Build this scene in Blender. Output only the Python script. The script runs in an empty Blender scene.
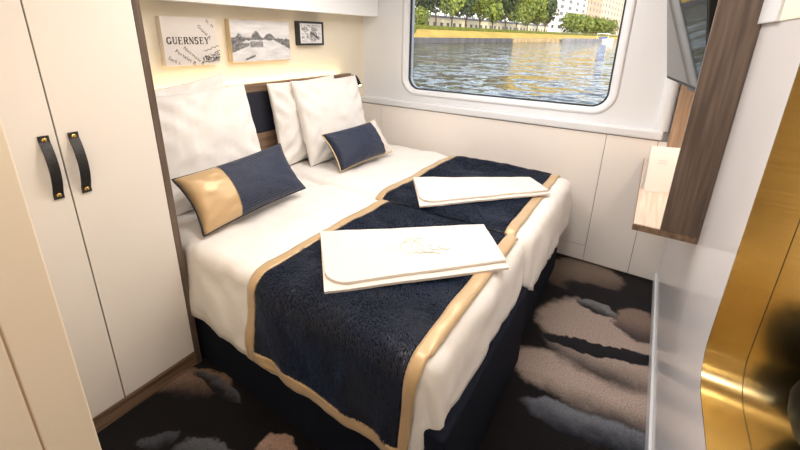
import bpy, bmesh, math, random
from math import sin, cos, pi, radians, sqrt, atan2, exp
from mathutils import Vector, Matrix, noise
random.seed(7)
SC = bpy.context.scene
COL = SC.collection

# ------------------------------------------------------------------ camera, world, sun, lights, exposure
F_PX, YAW, PITCH, ROLL, CX, CY, H = 386.69, -0.5861, 0.3160, -0.0153, 392.43, 162.01, 1.5
fw = Vector((sin(YAW)*cos(PITCH), cos(YAW)*cos(PITCH), -sin(PITCH)))
rt = Vector((cos(YAW), -sin(YAW), 0))
dn = fw.cross(rt)
rt2 = cos(ROLL)*rt + sin(ROLL)*dn
dn2 = -sin(ROLL)*rt + cos(ROLL)*dn
cam = bpy.data.cameras.new('camera'); camo = bpy.data.objects.new('camera', cam); COL.objects.link(camo)
m = Matrix.Identity(4)
for i in range(3):
    m[i][0], m[i][1], m[i][2] = rt2[i], -dn2[i], -fw[i]
m[2][3] = H
camo.matrix_world = m
cam.sensor_width = 36.0; cam.lens = F_PX/800*36
cam.shift_x = (400-CX)/800; cam.shift_y = (CY-225)/800
cam.clip_start = 0.02; cam.clip_end = 3000
SC.camera = camo

W = bpy.data.worlds.new('sky'); SC.world = W; W.use_nodes = True
nt = W.node_tree; nt.nodes.clear()
wo = nt.nodes.new('ShaderNodeOutputWorld'); bg = nt.nodes.new('ShaderNodeBackground'); sk = nt.nodes.new('ShaderNodeTexSky')
sk.sky_type = 'NISHITA'; sk.sun_disc = False; sk.sun_elevation = radians(32); sk.sun_rotation = radians(150)
sk.air_density = 1.0; sk.dust_density = 2.0
bg.inputs['Strength'].default_value = 0.36
hs = nt.nodes.new('ShaderNodeHueSaturation'); hs.inputs['Saturation'].default_value = .38; hs.inputs['Value'].default_value = 1.05
nt.links.new(sk.outputs[0], hs.inputs['Color']); nt.links.new(hs.outputs[0], bg.inputs[0]); nt.links.new(bg.outputs[0], wo.inputs[0])

def light(name, kind, loc, energy, color=(1,1,1), rot=(0,0,0), **kw):
    l = bpy.data.lights.new(name, kind); l.energy = energy; l.color = color
    for k, v in kw.items(): setattr(l, k, v)
    o = bpy.data.objects.new(name, l); COL.objects.link(o); o.location = loc; o.rotation_euler = rot
    return o
sun = light('sun', 'SUN', (20, -40, 40), 2.3, (1.0, 0.86, 0.64), angle=radians(1.0))
sun.rotation_euler = Vector((-0.62, 0.66, -0.46)).to_track_quat('-Z', 'Y').to_euler()
WARM = (1.0, 0.92, 0.83); NEUTRAL = (1.0, 0.97, 0.94)
LAMPS = [(-0.40, 0.20), (-0.95, 0.95), (-0.30, 1.40), (-1.35, 1.75), (-0.60, 2.20)]
WATTS = [3.7, 5.3, 4.8, 4.5, 6.8]
for i, (x, y) in enumerate(LAMPS):
    light('ceiling_lamp_light', 'AREA', (x, y, 2.075), WATTS[i], WARM if i < 2 else NEUTRAL, shape='DISK', size=0.34)
light('headboard_strip_light', 'AREA', (-2.128, 1.60, 1.175), 4.0, (1.0, 0.80, 0.46), (0, radians(180), 0), shape='RECTANGLE', size=0.02, size_y=1.7)
light('shelf_strip_light', 'AREA', (0.198, 2.0, 1.285), 1.5, (1.0, 0.90, 0.80), (0, radians(20), 0), shape='RECTANGLE', size=0.03, size_y=0.6)
SC.view_settings.view_transform = 'Standard'; SC.view_settings.look = 'None'
SC.view_settings.exposure = 0.17; SC.view_settings.gamma = 1.0; SC.view_settings.use_curve_mapping = False

# ------------------------------------------------------------------ helpers
def s2l(c):
    return tuple(((v/255)/12.92 if v/255 <= .04045 else (((v/255)+.055)/1.055)**2.4) for v in c)

def mat(name, rgb, rough=0.5, metal=0.0, noise_amt=0.0, noise_scale=8.0, bump=0.0, bump_scale=40.0, stretch=(1,1,1), emit=None, sheen=0.0, spec=None, rgb2=None, coat=0.0, coord='Object'):
    M = bpy.data.materials.new(name); M.use_nodes = True
    n = M.node_tree.nodes; L = M.node_tree.links; b = n['Principled BSDF']
    c = s2l(rgb)
    b.inputs['Base Color'].default_value = (*c, 1); b.inputs['Roughness'].default_value = rough; b.inputs['Metallic'].default_value = metal
    if spec is not None: b.inputs['Specular IOR Level'].default_value = spec
    if sheen: b.inputs['Sheen Weight'].default_value = sheen
    if coat: b.inputs['Coat Weight'].default_value = coat; b.inputs['Coat Roughness'].default_value = 0.08
    if emit:
        b.inputs['Emission Color'].default_value = (*emit[0], 1); b.inputs['Emission Strength'].default_value = emit[1]
    tc = n.new('ShaderNodeTexCoord'); mp = n.new('ShaderNodeMapping'); mp.inputs['Scale'].default_value = stretch
    L.new(tc.outputs[coord], mp.inputs[0])
    if noise_amt or rgb2:
        t = n.new('ShaderNodeTexNoise'); t.inputs['Scale'].default_value = noise_scale; t.inputs['Detail'].default_value = 5
        L.new(mp.outputs[0], t.inputs['Vector'])
        r = n.new('ShaderNodeValToRGB')
        c2 = s2l(rgb2) if rgb2 else tuple(v*(1-noise_amt) for v in c)
        r.color_ramp.elements[0].position = 0.35; r.color_ramp.elements[1].position = 0.65
        r.color_ramp.elements[0].color = (*c2, 1); r.color_ramp.elements[1].color = (*c, 1)
        L.new(t.outputs['Fac'], r.inputs[0]); L.new(r.outputs[0], b.inputs['Base Color'])
    if bump:
        t = n.new('ShaderNodeTexNoise'); t.inputs['Scale'].default_value = bump_scale; t.inputs['Detail'].default_value = 4
        L.new(mp.outputs[0], t.inputs['Vector'])
        bp = n.new('ShaderNodeBump'); bp.inputs['Strength'].default_value = bump; bp.inputs['Distance'].default_value = 0.01
        L.new(t.outputs['Fac'], bp.inputs['Height']); L.new(bp.outputs[0], b.inputs['Normal'])
    return M

M = {}
M['door_white'] = mat('door_white', (236,229,221), .35, noise_amt=.03, noise_scale=2)
M['panel_white'] = mat('panel_white', (244,237,231), .42, noise_amt=.03, noise_scale=2)
M['hull_white'] = mat('hull_white', (226,228,232), .28, noise_amt=.02, noise_scale=2)
M['gloss_white'] = mat('gloss_white', (224,221,223), .15, noise_amt=.02, noise_scale=1.5)
M['warm_panel'] = mat('warm_panel', (243,227,203), .45, noise_amt=.03, noise_scale=2)
M['wall_beige'] = mat('wall_beige', (232,222,202), .6, noise_amt=.03, noise_scale=5, bump=.05, bump_scale=150)
M['ceiling'] = mat('ceiling_white', (240,236,230), .6, noise_amt=.02)
M['walnut'] = mat('walnut', (112,94,81), .42, rgb2=(82,68,59), noise_scale=5, stretch=(14,14,.7), bump=.06, bump_scale=18)
M['walnut_y'] = mat('walnut_along', (138,112,90), .42, rgb2=(100,80,64), noise_scale=5, stretch=(14,.7,14), bump=.06, bump_scale=18)
M['walnut_pale'] = mat('walnut_pale', (190,160,132), .42, rgb2=(160,132,108), noise_scale=5, stretch=(14,.7,.7))
M['gap_dark'] = mat('gap_dark', (92,80,66), .8, noise_amt=.1)
M['black_leather'] = mat('black_leather', (36,34,36), .38, noise_amt=.2, noise_scale=60, bump=.25, bump_scale=250)
M['brass'] = mat('brass', (222,204,158), .22, 1.0, rgb2=(214,194,144), noise_scale=6, stretch=(1,1,40), bump=.02, bump_scale=30)
M['stud_brass'] = mat('stud_brass', (214,180,110), .25, 1.0, noise_amt=.1)
M['linen'] = mat('white_linen', (235,230,225), .8, noise_amt=.02, noise_scale=6, bump=.22, bump_scale=11, sheen=.15)
M['towel'] = mat('white_towel', (232,222,212), .85, noise_amt=.02, noise_scale=8, bump=.1, bump_scale=220, sheen=.2)
M['thread'] = mat('white_thread', (206,194,184), .6, noise_amt=.04)
M['base_navy'] = mat('base_navy', (20,25,38), .85, noise_amt=.25, noise_scale=120, bump=.12, bump_scale=400, spec=.15)
M['mattress'] = mat('mattress_white', (232,228,222), .85, noise_amt=.03)
M['headboard_navy'] = mat('headboard_navy', (28,30,44), .75, noise_amt=.2, noise_scale=90, bump=.1, bump_scale=300)
M['fur'] = mat('navy_fur', (11,20,44), .42, rgb2=(5,9,20), noise_scale=6, sheen=.26)
M['fur'].node_tree.nodes['Principled BSDF'].inputs['Sheen Tint'].default_value = (.3,.5,1,1)  # sheen tinted blue to stand in for window daylight on the fur
M['fur_back'] = mat('navy_fur_backing', (6,10,22), .9, noise_amt=.2)
M['satin_gold'] = mat('gold_satin', (200,168,124), .34, noise_amt=.06, noise_scale=10, stretch=(1,1,1), metal=.15, sheen=.3)
M['satin_pale'] = mat('pale_satin', (222,212,202), .35, noise_amt=.05, noise_scale=10, sheen=.3)
M['piping_dark'] = mat('navy_piping', (18,20,30), .6, noise_amt=.1)
M['piping_gold'] = mat('pale_gold_piping', (214,186,140), .4, noise_amt=.1)
M['black'] = mat('satin_black', (16,16,17), .35, noise_amt=.1)
M['gasket'] = mat('rubber_gasket', (40,44,50), .6, noise_amt=.1)
M['bezel'] = mat('tv_bezel', (14,14,16), .55, noise_amt=.1)
M['screen'] = mat('tv_screen', (10,11,14), .05, noise_amt=.05, spec=.5)
M['locker_white'] = mat('locker_white', (248,248,248), .3, noise_amt=.01)
M['card'] = mat('white_card', (244,243,241), .6, noise_amt=.01)
M['ink'] = mat('map_ink', (70,66,66), .7, noise_amt=.1)
M['canvas'] = mat('canvas_cloth', (226,218,212), .8, noise_amt=.04, noise_scale=14, bump=.1, bump_scale=300)
M['canvas_side'] = mat('canvas_edge', (214,190,150), .8, noise_amt=.08, noise_scale=20)
M['frame_black'] = mat('black_frame', (34,32,32), .45, noise_amt=.15)
M['led'] = mat('led_strip', (255,220,150), .5, noise_amt=.01, emit=((1.0,.74,.36), 6))
M['lamp_glass'] = mat('lamp_glass', (255,240,220), .5, noise_amt=.01, emit=((1.0,.92,.84), 8))
M['lamp_tip'] = mat('reading_lamp_glass', (255,240,220), .5, noise_amt=.01, emit=((1.0,.85,.6), 5))
M['chrome'] = mat('chrome_ring', (210,210,208), .2, 1.0, noise_amt=.03)
M['vessel'] = mat('black_vessel', (3,3,3), .6, noise_amt=.1, spec=.2)

# knitted velvet for the two bolster cushions: fine rows of ribs
def knit_mat():
    X = bpy.data.materials.new('navy_knit_velvet'); X.use_nodes = True
    n = X.node_tree.nodes; L = X.node_tree.links; b = n['Principled BSDF']
    tc = n.new('ShaderNodeTexCoord')
    w1 = n.new('ShaderNodeTexWave'); w1.wave_type = 'BANDS'; w1.bands_direction = 'Y'; w1.inputs['Scale'].default_value = 30; w1.inputs['Distortion'].default_value = 2.5; w1.inputs['Detail'].default_value = 3; w1.inputs['Detail Scale'].default_value = 3
    nz = n.new('ShaderNodeTexNoise'); nz.inputs['Scale'].default_value = 160
    L.new(tc.outputs['Object'], w1.inputs[0]); L.new(tc.outputs['Object'], nz.inputs['Vector'])
    mx = n.new('ShaderNodeMath'); mx.operation = 'MULTIPLY'; L.new(w1.outputs['Fac'], mx.inputs[0]); L.new(nz.outputs['Fac'], mx.inputs[1])
    r = n.new('ShaderNodeValToRGB'); r.color_ramp.elements[0].color = (*s2l((7,13,30)), 1); r.color_ramp.elements[1].color = (*s2l((28,47,84)), 1); r.color_ramp.elements[1].position = .6
    L.new(mx.outputs[0], r.inputs[0]); L.new(r.outputs[0], b.inputs['Base Color'])
    bp = n.new('ShaderNodeBump'); bp.inputs['Strength'].default_value = .5; bp.inputs['Distance'].default_value = .006
    L.new(mx.outputs[0], bp.inputs['Height']); L.new(bp.outputs[0], b.inputs['Normal'])
    b.inputs['Roughness'].default_value = .5; b.inputs['Sheen Weight'].default_value = .12
    return X
M['knit'] = knit_mat()

def pane_mat():
    X = bpy.data.materials.new('window_glass'); X.use_nodes = True
    n = X.node_tree.nodes; L = X.node_tree.links; n.remove(n['Principled BSDF'])
    out = n['Material Output']; tr = n.new('ShaderNodeBsdfTransparent'); gl = n.new('ShaderNodeBsdfGlossy'); gl.inputs['Roughness'].default_value = .01
    fr = n.new('ShaderNodeFresnel'); fr.inputs[0].default_value = 1.35
    tr.inputs[0].default_value = (.97,.985,.985,1)
    mx = n.new('ShaderNodeMixShader'); L.new(fr.outputs[0], mx.inputs[0]); L.new(tr.outputs[0], mx.inputs[1]); L.new(gl.outputs[0], mx.inputs[2]); L.new(mx.outputs[0], out.inputs[0])
    return X
M['pane'] = pane_mat()

def print_mat():
    X = bpy.data.materials.new('printed_picture'); X.use_nodes = True
    n = X.node_tree.nodes; L = X.node_tree.links; b = n['Principled BSDF']
    a = n.new('ShaderNodeVertexColor'); a.layer_name = 'ink'
    L.new(a.outputs[0], b.inputs['Base Color']); b.inputs['Roughness'].default_value = .75
    return X
M['print'] = print_mat()

def link(name, me, material, parent=None, smooth=False):
    o = bpy.data.objects.new(name, me); COL.objects.link(o)
    for mm in (material if isinstance(material, (list, tuple)) else [material]): me.materials.append(mm)
    if smooth:
        for p in me.polygons: p.use_smooth = True
    if parent is not None: o.parent = parent
    return o
def from_bm(name, bm, material, parent=None, smooth=False, loc=None):
    bmesh.ops.recalc_face_normals(bm, faces=bm.faces)
    me = bpy.data.meshes.new(name); bm.to_mesh(me); bm.free()
    o = link(name, me, material, parent, smooth)
    if loc: o.location = loc
    return o
def from_py(name, v, f, material, parent=None, smooth=False):
    me = bpy.data.meshes.new(name); me.from_pydata(v, [], f); me.update()
    return link(name, me, material, parent, smooth)
def add_box(bm, x0, x1, y0, y1, z0, z1, bevel=0.0, seg=2, mat_i=0):
    r = bmesh.ops.create_cube(bm, size=1.0)
    for v in r['verts']:
        v.co = Vector(((x0+x1)/2 + v.co.x*(x1-x0), (y0+y1)/2 + v.co.y*(y1-y0), (z0+z1)/2 + v.co.z*(z1-z0)))
    fs = set(f for v in r['verts'] for f in v.link_faces)
    for f in fs: f.material_index = mat_i
    if bevel:
        es = list(set(e for v in r['verts'] for e in v.link_edges))
        bmesh.ops.bevel(bm, geom=es, offset=bevel, segments=seg, affect='EDGES', profile=.5)
def box(name, x0, x1, y0, y1, z0, z1, material, parent=None, bevel=0.0, seg=2):
    bm = bmesh.new(); add_box(bm, x0, x1, y0, y1, z0, z1, bevel, seg)
    if parent is not None and parent.type == 'EMPTY':
        pl = parent.matrix_basis.inverted()
        for v in bm.verts: v.co = pl @ v.co
    return from_bm(name, bm, material, parent)
def thing(name, label, cat, loc=(0,0,0), rz=0.0, group=None):
    o = bpy.data.objects.new(name, None); COL.objects.link(o); o.location = loc; o.rotation_euler = (0,0,rz)
    o.empty_display_size = .1
    o['label'] = label; o['category'] = cat
    if group: o['group'] = group
    return o
def tag(o, label, cat, group=None, kind=None):
    o['label'] = label; o['category'] = cat
    if group: o['group'] = group
    if kind: o['kind'] = kind
    return o
def structure(o, label=None):
    o['kind'] = 'structure'
    if label: o['label'] = label
    return o
def tube_mesh(pts, rad, n=8, closed=False, bm=None):
    """tube along a polyline; returns bmesh"""
    bm = bm or bmesh.new(); rings = []
    P = [Vector(p) for p in pts]; N = len(P)
    up = Vector((0,0,1)); prev = None
    for i in range(N):
        a = P[i-1] if (closed or i > 0) else P[i]; b_ = P[(i+1) % N] if (closed or i < N-1) else P[i]
        t = (b_-a).normalized()
        if prev is None:
            s = t.cross(up)
            if s.length < .1: s = t.cross(Vector((1,0,0)))
        else: s = prev - t*prev.dot(t)
        s.normalize(); prev = s; q = t.cross(s)
        rr = rad[i] if isinstance(rad, (list, tuple)) else rad
        rings.append([bm.verts.new(P[i] + (s*cos(2*pi*k/n) + q*sin(2*pi*k/n))*rr) for k in range(n)])
    for i in range(N if closed else N-1):
        A, B = rings[i], rings[(i+1) % N]
        for k in range(n): bm.faces.new((A[k], A[(k+1) % n], B[(k+1) % n], B[k]))
    if not closed:
        bm.faces.new(rings[0]); bm.faces.new(rings[-1])
    return bm
def rrect(u0, u1, v0, v1, r, n=8):
    pts = []
    for (cu, cv, a0) in ((u1-r, v1-r, 0), (u0+r, v1-r, 90), (u0+r, v0+r, 180), (u1-r, v0+r, 270)):
        for k in range(n+1):
            a = radians(a0 + 90*k/n); pts.append((cu+r*cos(a), cv+r*sin(a)))
    return pts
def sheet_with_hole(bm, outer, holes, to3d):
    es = []
    for loop in [outer]+holes:
        vs = [bm.verts.new(to3d(*p)) for p in loop]
        for i in range(len(vs)): es.append(bm.edges.new((vs[i], vs[(i+1) % len(vs)])))
    bmesh.ops.triangle_fill(bm, use_beauty=True, use_dissolve=False, edges=es)
def ring_strip(bm, la, lb):
    A = [bm.verts.new(p) for p in la]; B = [bm.verts.new(p) for p in lb]
    n = len(A)
    for i in range(n): bm.faces.new((A[i], A[(i+1) % n], B[(i+1) % n], B[i]))
def fbm(x, y, z=0.0, o=4):
    return noise.fractal(Vector((x, y, z)), 0.6, 2.0, o)

# ------------------------------------------------------------------ room dimensions
XH = -2.17      # headboard wall
XR = 0.2375     # right wall
YW = 2.733      # lining below the window shelf
YU = 2.785      # wall around the window
YB = -0.75      # wall behind the viewer
ZC = 2.1
XF = -1.56      # wardrobe fronts

# ------------------------------------------------------------------ carpet
def carpet_mat():
    X = bpy.data.materials.new('petal_carpet'); X.use_nodes = True
    n = X.node_tree.nodes; L = X.node_tree.links; b = n['Principled BSDF']
    b.inputs['Roughness'].default_value = .95; b.inputs['Sheen Weight'].default_value = .15; b.inputs['Specular IOR Level'].default_value = .1
    tc = n.new('ShaderNodeTexCoord')
    nz = n.new('ShaderNodeTexNoise'); nz.inputs['Scale'].default_value = 5.0; nz.inputs['Detail'].default_value = 6
    L.new(tc.outputs['Object'], nz.inputs['Vector'])
    sb = n.new('ShaderNodeVectorMath'); sb.operation = 'SUBTRACT'; sb.inputs[1].default_value = (.5,.5,.5); L.new(nz.outputs['Color'], sb.inputs[0])
    sc_ = n.new('ShaderNodeVectorMath'); sc_.operation = 'SCALE'; sc_.inputs['Scale'].default_value = .12; L.new(sb.outputs[0], sc_.inputs[0])
    ad = n.new('ShaderNodeVectorMath'); ad.operation = 'ADD'; L.new(tc.outputs['Object'], ad.inputs[0]); L.new(sc_.outputs[0], ad.inputs[1])
    n2 = n.new('ShaderNodeTexNoise'); n2.inputs['Scale'].default_value = 22; n2.inputs['Detail'].default_value = 3; L.new(tc.outputs['Object'], n2.inputs['Vector'])
    s2 = n.new('ShaderNodeVectorMath'); s2.operation = 'SUBTRACT'; s2.inputs[1].default_value = (.5,.5,.5); L.new(n2.outputs['Color'], s2.inputs[0])
    s3 = n.new('ShaderNodeVectorMath'); s3.operation = 'SCALE'; s3.inputs['Scale'].default_value = .055; L.new(s2.outputs[0], s3.inputs[0])
    a2 = n.new('ShaderNodeVectorMath'); a2.operation = 'ADD'; L.new(ad.outputs[0], a2.inputs[0]); L.new(s3.outputs[0], a2.inputs[1])
    P = a2.outputs[0]
    grain = n.new('ShaderNodeTexNoise'); grain.inputs['Scale'].default_value = 130; grain.inputs['Detail'].default_value = 2; L.new(tc.outputs['Object'], grain.inputs['Vector'])
    def math_(op, a, b_=None, c=None):
        q = n.new('ShaderNodeMath'); q.operation = op
        for i, v in enumerate((a, b_, c)):
            if v is None: continue
            if isinstance(v, (int, float)): q.inputs[i].default_value = v
            else: L.new(v, q.inputs[i])
        return q.outputs[0]
    cur = None
    dark = s2l((17,14,16))
    BE = (166,148,138); GR = (96,100,110); PK = (170,140,124)
    # (cx, cy, ru, rv, angle deg, light colour, edge colour, fade start, fade end along v)
    petals = [
        (-.17, 2.55, .26, .20, 20, (122,106,94), (70,58,52), -.9, .4),
        (.12, 1.44, .36, .085, 10, (104,106,114), (26,28,36), -.9, .7),
        (.10, 1.66, .44, .17, 8, BE, (36,32,36), -1.1, -.1),
        (.06, 2.02, .37, .34, -6, BE, (52,46,48), -1.0, -.35),
        (.02, 1.90, .30, .05, 14, (30,28,34), (22,20,26), -2, 2),
        (.05, 2.34, .30, .14, -14, (24,20,24), (20,17,20), -2, 2),
        (.17, 2.22, .12, .16, 0, (128,108,98), (60,52,54), -1, .4),
        (-.05, 2.25, .11, .065, -10, (120,118,118), (30,30,36), -.8, .5),
        (-1.47, .64, .17, .085, 30, (128,104,88), (24,21,24), -1, .5),
        (-1.38, .685, .15, .032, 4, (92,90,94), (24,22,26), -.8, .8),
        (-1.34, .40, .07, .04, 60, (62,64,70), (24,24,28), -1, .6),
        (-1.13, .48, .15, .07, 25, (84,86,92), (22,22,26), -.8, .9),
        (-.93, .66, .09, .07, 20, PK, (70,58,56), -1, .2),
        (-.80, .40, .26, .16, -20, BE, (30,28,32), -1, .2),
        (-.30, .55, .30, .20, 30, GR, (24,24,28), -1, .6),
        (-.05, .95, .26, .16, -15, (60,58,64), (20,18,22), -1, .8),
    ]
    for (cx, cy, ru, rv, ang, lt, dk, f0, f1) in petals:
        a = radians(ang)
        d1 = n.new('ShaderNodeVectorMath'); d1.operation = 'DOT_PRODUCT'; d1.inputs[1].default_value = (cos(a)/ru, sin(a)/ru, 0); L.new(P, d1.inputs[0])
        d2 = n.new('ShaderNodeVectorMath'); d2.operation = 'DOT_PRODUCT'; d2.inputs[1].default_value = (-sin(a)/rv, cos(a)/rv, 0); L.new(P, d2.inputs[0])
        u = math_('SUBTRACT', d1.outputs['Value'], (cx*cos(a)+cy*sin(a))/ru)
        v = math_('SUBTRACT', d2.outputs['Value'], (-cx*sin(a)+cy*cos(a))/rv)
        d = math_('ADD', math_('MULTIPLY', u, u), math_('MULTIPLY', v, v))
        mr = n.new('ShaderNodeMapRange'); mr.interpolation_type = 'SMOOTHSTEP'
        for k, val in ((1, 1.15), (2, .75), (3, 0), (4, 1)): mr.inputs[k].default_value = val
        L.new(d, mr.inputs[0])
        ms = n.new('ShaderNodeMapRange'); ms.interpolation_type = 'SMOOTHSTEP'
        for k, val in ((1, f0), (2, f1), (3, 0), (4, 1)): ms.inputs[k].default_value = val
        L.new(v, ms.inputs[0])
        sh = n.new('ShaderNodeMix'); sh.data_type = 'RGBA'
        sh.inputs[6].default_value = (*s2l(dk), 1); sh.inputs[7].default_value = (*s2l(lt), 1); L.new(ms.outputs[0], sh.inputs[0])
        mx = n.new('ShaderNodeMix'); mx.data_type = 'RGBA'
        L.new(mr.outputs[0], mx.inputs[0])
        if cur is None: mx.inputs[6].default_value = (*dark, 1)
        else: L.new(cur, mx.inputs[6])
        L.new(sh.outputs[2], mx.inputs[7]); cur = mx.outputs[2]
    gm = n.new('ShaderNodeMapRange')
    for k, val in ((1, .3), (2, .7), (3, .72), (4, 1.2)): gm.inputs[k].default_value = val
    L.new(grain.outputs['Fac'], gm.inputs[0])
    vm = n.new('ShaderNodeVectorMath'); vm.operation = 'SCALE'; L.new(cur, vm.inputs[0]); L.new(gm.outputs[0], vm.inputs['Scale'])
    L.new(vm.outputs[0], b.inputs['Base Color'])
    bp = n.new('ShaderNodeBump'); bp.inputs['Strength'].default_value = .35; bp.inputs['Distance'].default_value = .004
    L.new(grain.outputs['Fac'], bp.inputs['Height']); L.new(bp.outputs[0], b.inputs['Normal'])
    return X
structure(box('floor', XH-.1, XR+.6, YB-.1, YU+.1, -.05, 0, carpet_mat()))
structure(box('ceiling', XH-.1, XR+.6, YB-.1, YU+.12, ZC, ZC+.05, M['ceiling']))

# ------------------------------------------------------------------ walls
structure(box('wall_left', XH-.06, XH, YB-.05, YU+.05, 0, ZC, M['wall_beige']))
structure(box('wall_back', XH, XR+.6, YB-.06, YB, 0, ZC, M['door_white']))
# window wall: hole with rounded corners
WX0, WX1, WZ0, WZ1 = -1.715, -.235, 1.083, 1.93
bm = bmesh.new()
oute = [(XH, 0), (XR+.6, 0), (XR+.6, ZC), (XH, ZC)]
bez_o = rrect(WX0-.05, WX1+.055, WZ0-.045, WZ1+.04, .14, 10)
sheet_with_hole(bm, oute, [bez_o], lambda x, z: (x, YU, z))
structure(from_bm('wall_far', bm, M['hull_white']))
bm = bmesh.new()
sheet_with_hole(bm, oute, [bez_o], lambda x, z: (x, YU+.10, z))
structure(from_bm('wall_far_outer', bm, M['hull_white']))
# window: frame (bezel ring), gasket, glass
bm = bmesh.new()
l0 = [(x, YU-.004, z) for x, z in rrect(WX0-.055, WX1+.060, WZ0-.050, WZ1+.045, .145, 10)]
l1 = [(x, YU-.006, z) for x, z in rrect(WX0-.040, WX1+.044, WZ0-.036, WZ1+.032, .130, 10)]
l2 = [(x, YU-.003, z) for x, z in rrect(WX0-.026, WX1+.030, WZ0-.024, WZ1+.02, .118, 10)]
l3 = [(x, YU+.020, z) for x, z in rrect(WX0-.006, WX1+.008, WZ0-.006, WZ1+.006, .098, 10)]
l4 = [(x, YU+.10, z) for x, z in rrect(WX0-.006, WX1+.006, WZ0-.006, WZ1+.006, .098, 10)]
lx = [(x, YU+.004, z) for x, z in rrect(WX0-.055, WX1+.060, WZ0-.050, WZ1+.045, .145, 10)]
for a, b_ in ((lx, l0), (l0, l1), (l1, l2), (l2, l3), (l3, l4)): ring_strip(bm, a, b_)
bmesh.ops.remove_doubles(bm, verts=bm.verts, dist=1e-5)
win = structure(from_bm('window_1', bm, M['hull_white'], smooth=True))
bm = bmesh.new()
g0 = [(x, YU+.03, z) for x, z in rrect(WX0-.006, WX1+.008, WZ0-.006, WZ1+.006, .098, 10)]
g1 = [(x, YU+.028, z) for x, z in rrect(WX0+.006, WX1-.003, WZ0+.004, WZ1-.004, .090, 10)]
g2 = [(x, YU+.045, z) for x, z in rrect(WX0+.006, WX1-.003, WZ0+.004, WZ1-.004, .090, 10)]
ring_strip(bm, g0, g1); ring_strip(bm, g1, g2)
from_bm('gasket', bm, M['gasket'], win, smooth=True)
bm = bmesh.new(); bm.faces.new([bm.verts.new((x, YU+.04, z)) for x, z in rrect(WX0-.004, WX1+.004, WZ0-.004, WZ1+.004, .095, 10)])
from_bm('glass_pane', bm, M['pane'], win)
# shelf under the window, with a rounded nose
box_ = box('trim_1', XH, .10, YW-.012, YU+.01, .930, .985, M['hull_white'], bevel=.011, seg=3); structure(box_, 'white window shelf with a rounded front edge')
structure(box('trim_2', XH, .085, YW+.004, YW+.02, .922, .931, M['gap_dark']))
structure(box('trim_14', -1.85, -.62, YW+.014, YW+.028, .984, .988, M['gloss_white'], bevel=.001))
# lining panels below the shelf
px = [XH, -1.938, -.192, .082, .30]
for i in range(4):
    a, b_ = px[i]+.0015, px[i+1]-.0015
    if i == 1:
        structure(box('wall_far_panel', a, b_, YW, YW+.018, .131, .925, M['panel_white']))
        structure(box('wall_far_panel', a, b_, YW, YW+.018, .016, .128, M['panel_white']))
    else:
        structure(box('wall_far_panel', a, b_, YW, YW+.018, .016, .925, M['panel_white']))
structure(box('wall_far_backing', XH, .30, YW+.0185, YU, 0, .918, M['gap_dark']))
# right wall with the rounded brass niche opening
NY0, NY1, NZ0, NZ1 = .22, 1.122, .672, 1.95
bm = bmesh.new()
hole = rrect(NY0, NY1, NZ0, NZ1, .10, 10)
rect = [(YB, 0), (YU+.02, 0), (YU+.02, ZC), (YB, ZC)]
sheet_with_hole(bm, rect, [hole], lambda y, z: (XR, y, z))
structure(from_bm('wall_right', bm, M['gloss_white']))
bm = bmesh.new(); bm.faces.new([bm.verts.new((XR+.58, y, z)) for y, z in rect])
structure(from_bm('wall_right_outer', bm, M['gloss_white']))
structure(box('baseboard_right', XR-.010, XR+.001, YB, YW-.001, 0, .075, M['hull_white'], bevel=.004))
# column where the window wall turns into the right wall
bm = bmesh.new()
pts = [(.045, YU), (.047, YU-.02), (.056, YU-.036), (.072, YU-.046), (.092, YU-.048), (.112, YU-.044), (.122, YU-.03), (.124, YU)]
A = [bm.verts.new((x, y, .985)) for x, y in pts]; B = [bm.verts.new((x, y, ZC)) for x, y in pts]
for i in range(len(pts)-1): bm.faces.new((A[i], A[i+1], B[i+1], B[i]))
structure(from_bm('trim_3', bm, M['hull_white'], smooth=True), 'white rounded corner column beside the window')
# overhanging box high on the right wall
structure(box('trim_4', XR-.012, XR, 1.42, 1.655, 1.549, ZC, M['hull_white'], bevel=.002))
structure(box('trim_5', XR-.004, XR, YB, 1.418, 1.549, ZC, M['wall_beige'], bevel=.002))
# foreground partition: jamb and panel with a seam between
structure(box('wall_near', -2.1, -.82, YB, .140, 0, ZC, M['warm_panel']))
structure(box('trim_6', -.825, -.80, .0745, .148, 0, ZC, M['warm_panel'], bevel=.0025))
structure(box('trim_7', -.825, -.80, YB, .0715, 0, ZC, M['warm_panel'], bevel=.0015))
structure(box('trim_8', -.823, -.8035, .0715, .0745, 0, ZC, mat('seam_tan', (196,168,132), .7, noise_amt=.05)))

# ceiling downlights (above the frame)
for i, (x, y) in enumerate(LAMPS):
    t = thing('ceiling_light', ['round ceiling downlight near the entrance', 'round ceiling downlight over the near bed', 'round ceiling downlight over the aisle', 'round ceiling downlight over the far bed', 'round ceiling downlight by the window'][i], 'ceiling light', (x, y, ZC), group='ceiling downlights')
    bm = bmesh.new()
    o_ = [(.19*cos(2*pi*k/24), .19*sin(2*pi*k/24), 0) for k in range(24)]
    i_ = [(.178*cos(2*pi*k/24), .178*sin(2*pi*k/24), -.012) for k in range(24)]
    j_ = [(.172*cos(2*pi*k/24), .172*sin(2*pi*k/24), -.004) for k in range(24)]
    ring_strip(bm, o_, i_); ring_strip(bm, i_, j_)
    from_bm('trim_ring', bm, M['chrome'], t, smooth=True)
    bm = bmesh.new(); bmesh.ops.create_circle(bm, cap_ends=True, radius=.173, segments=24)
    for v in bm.verts: v.co.z = -.005
    from_bm('diffuser', bm, M['lamp_glass'], t)

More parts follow.
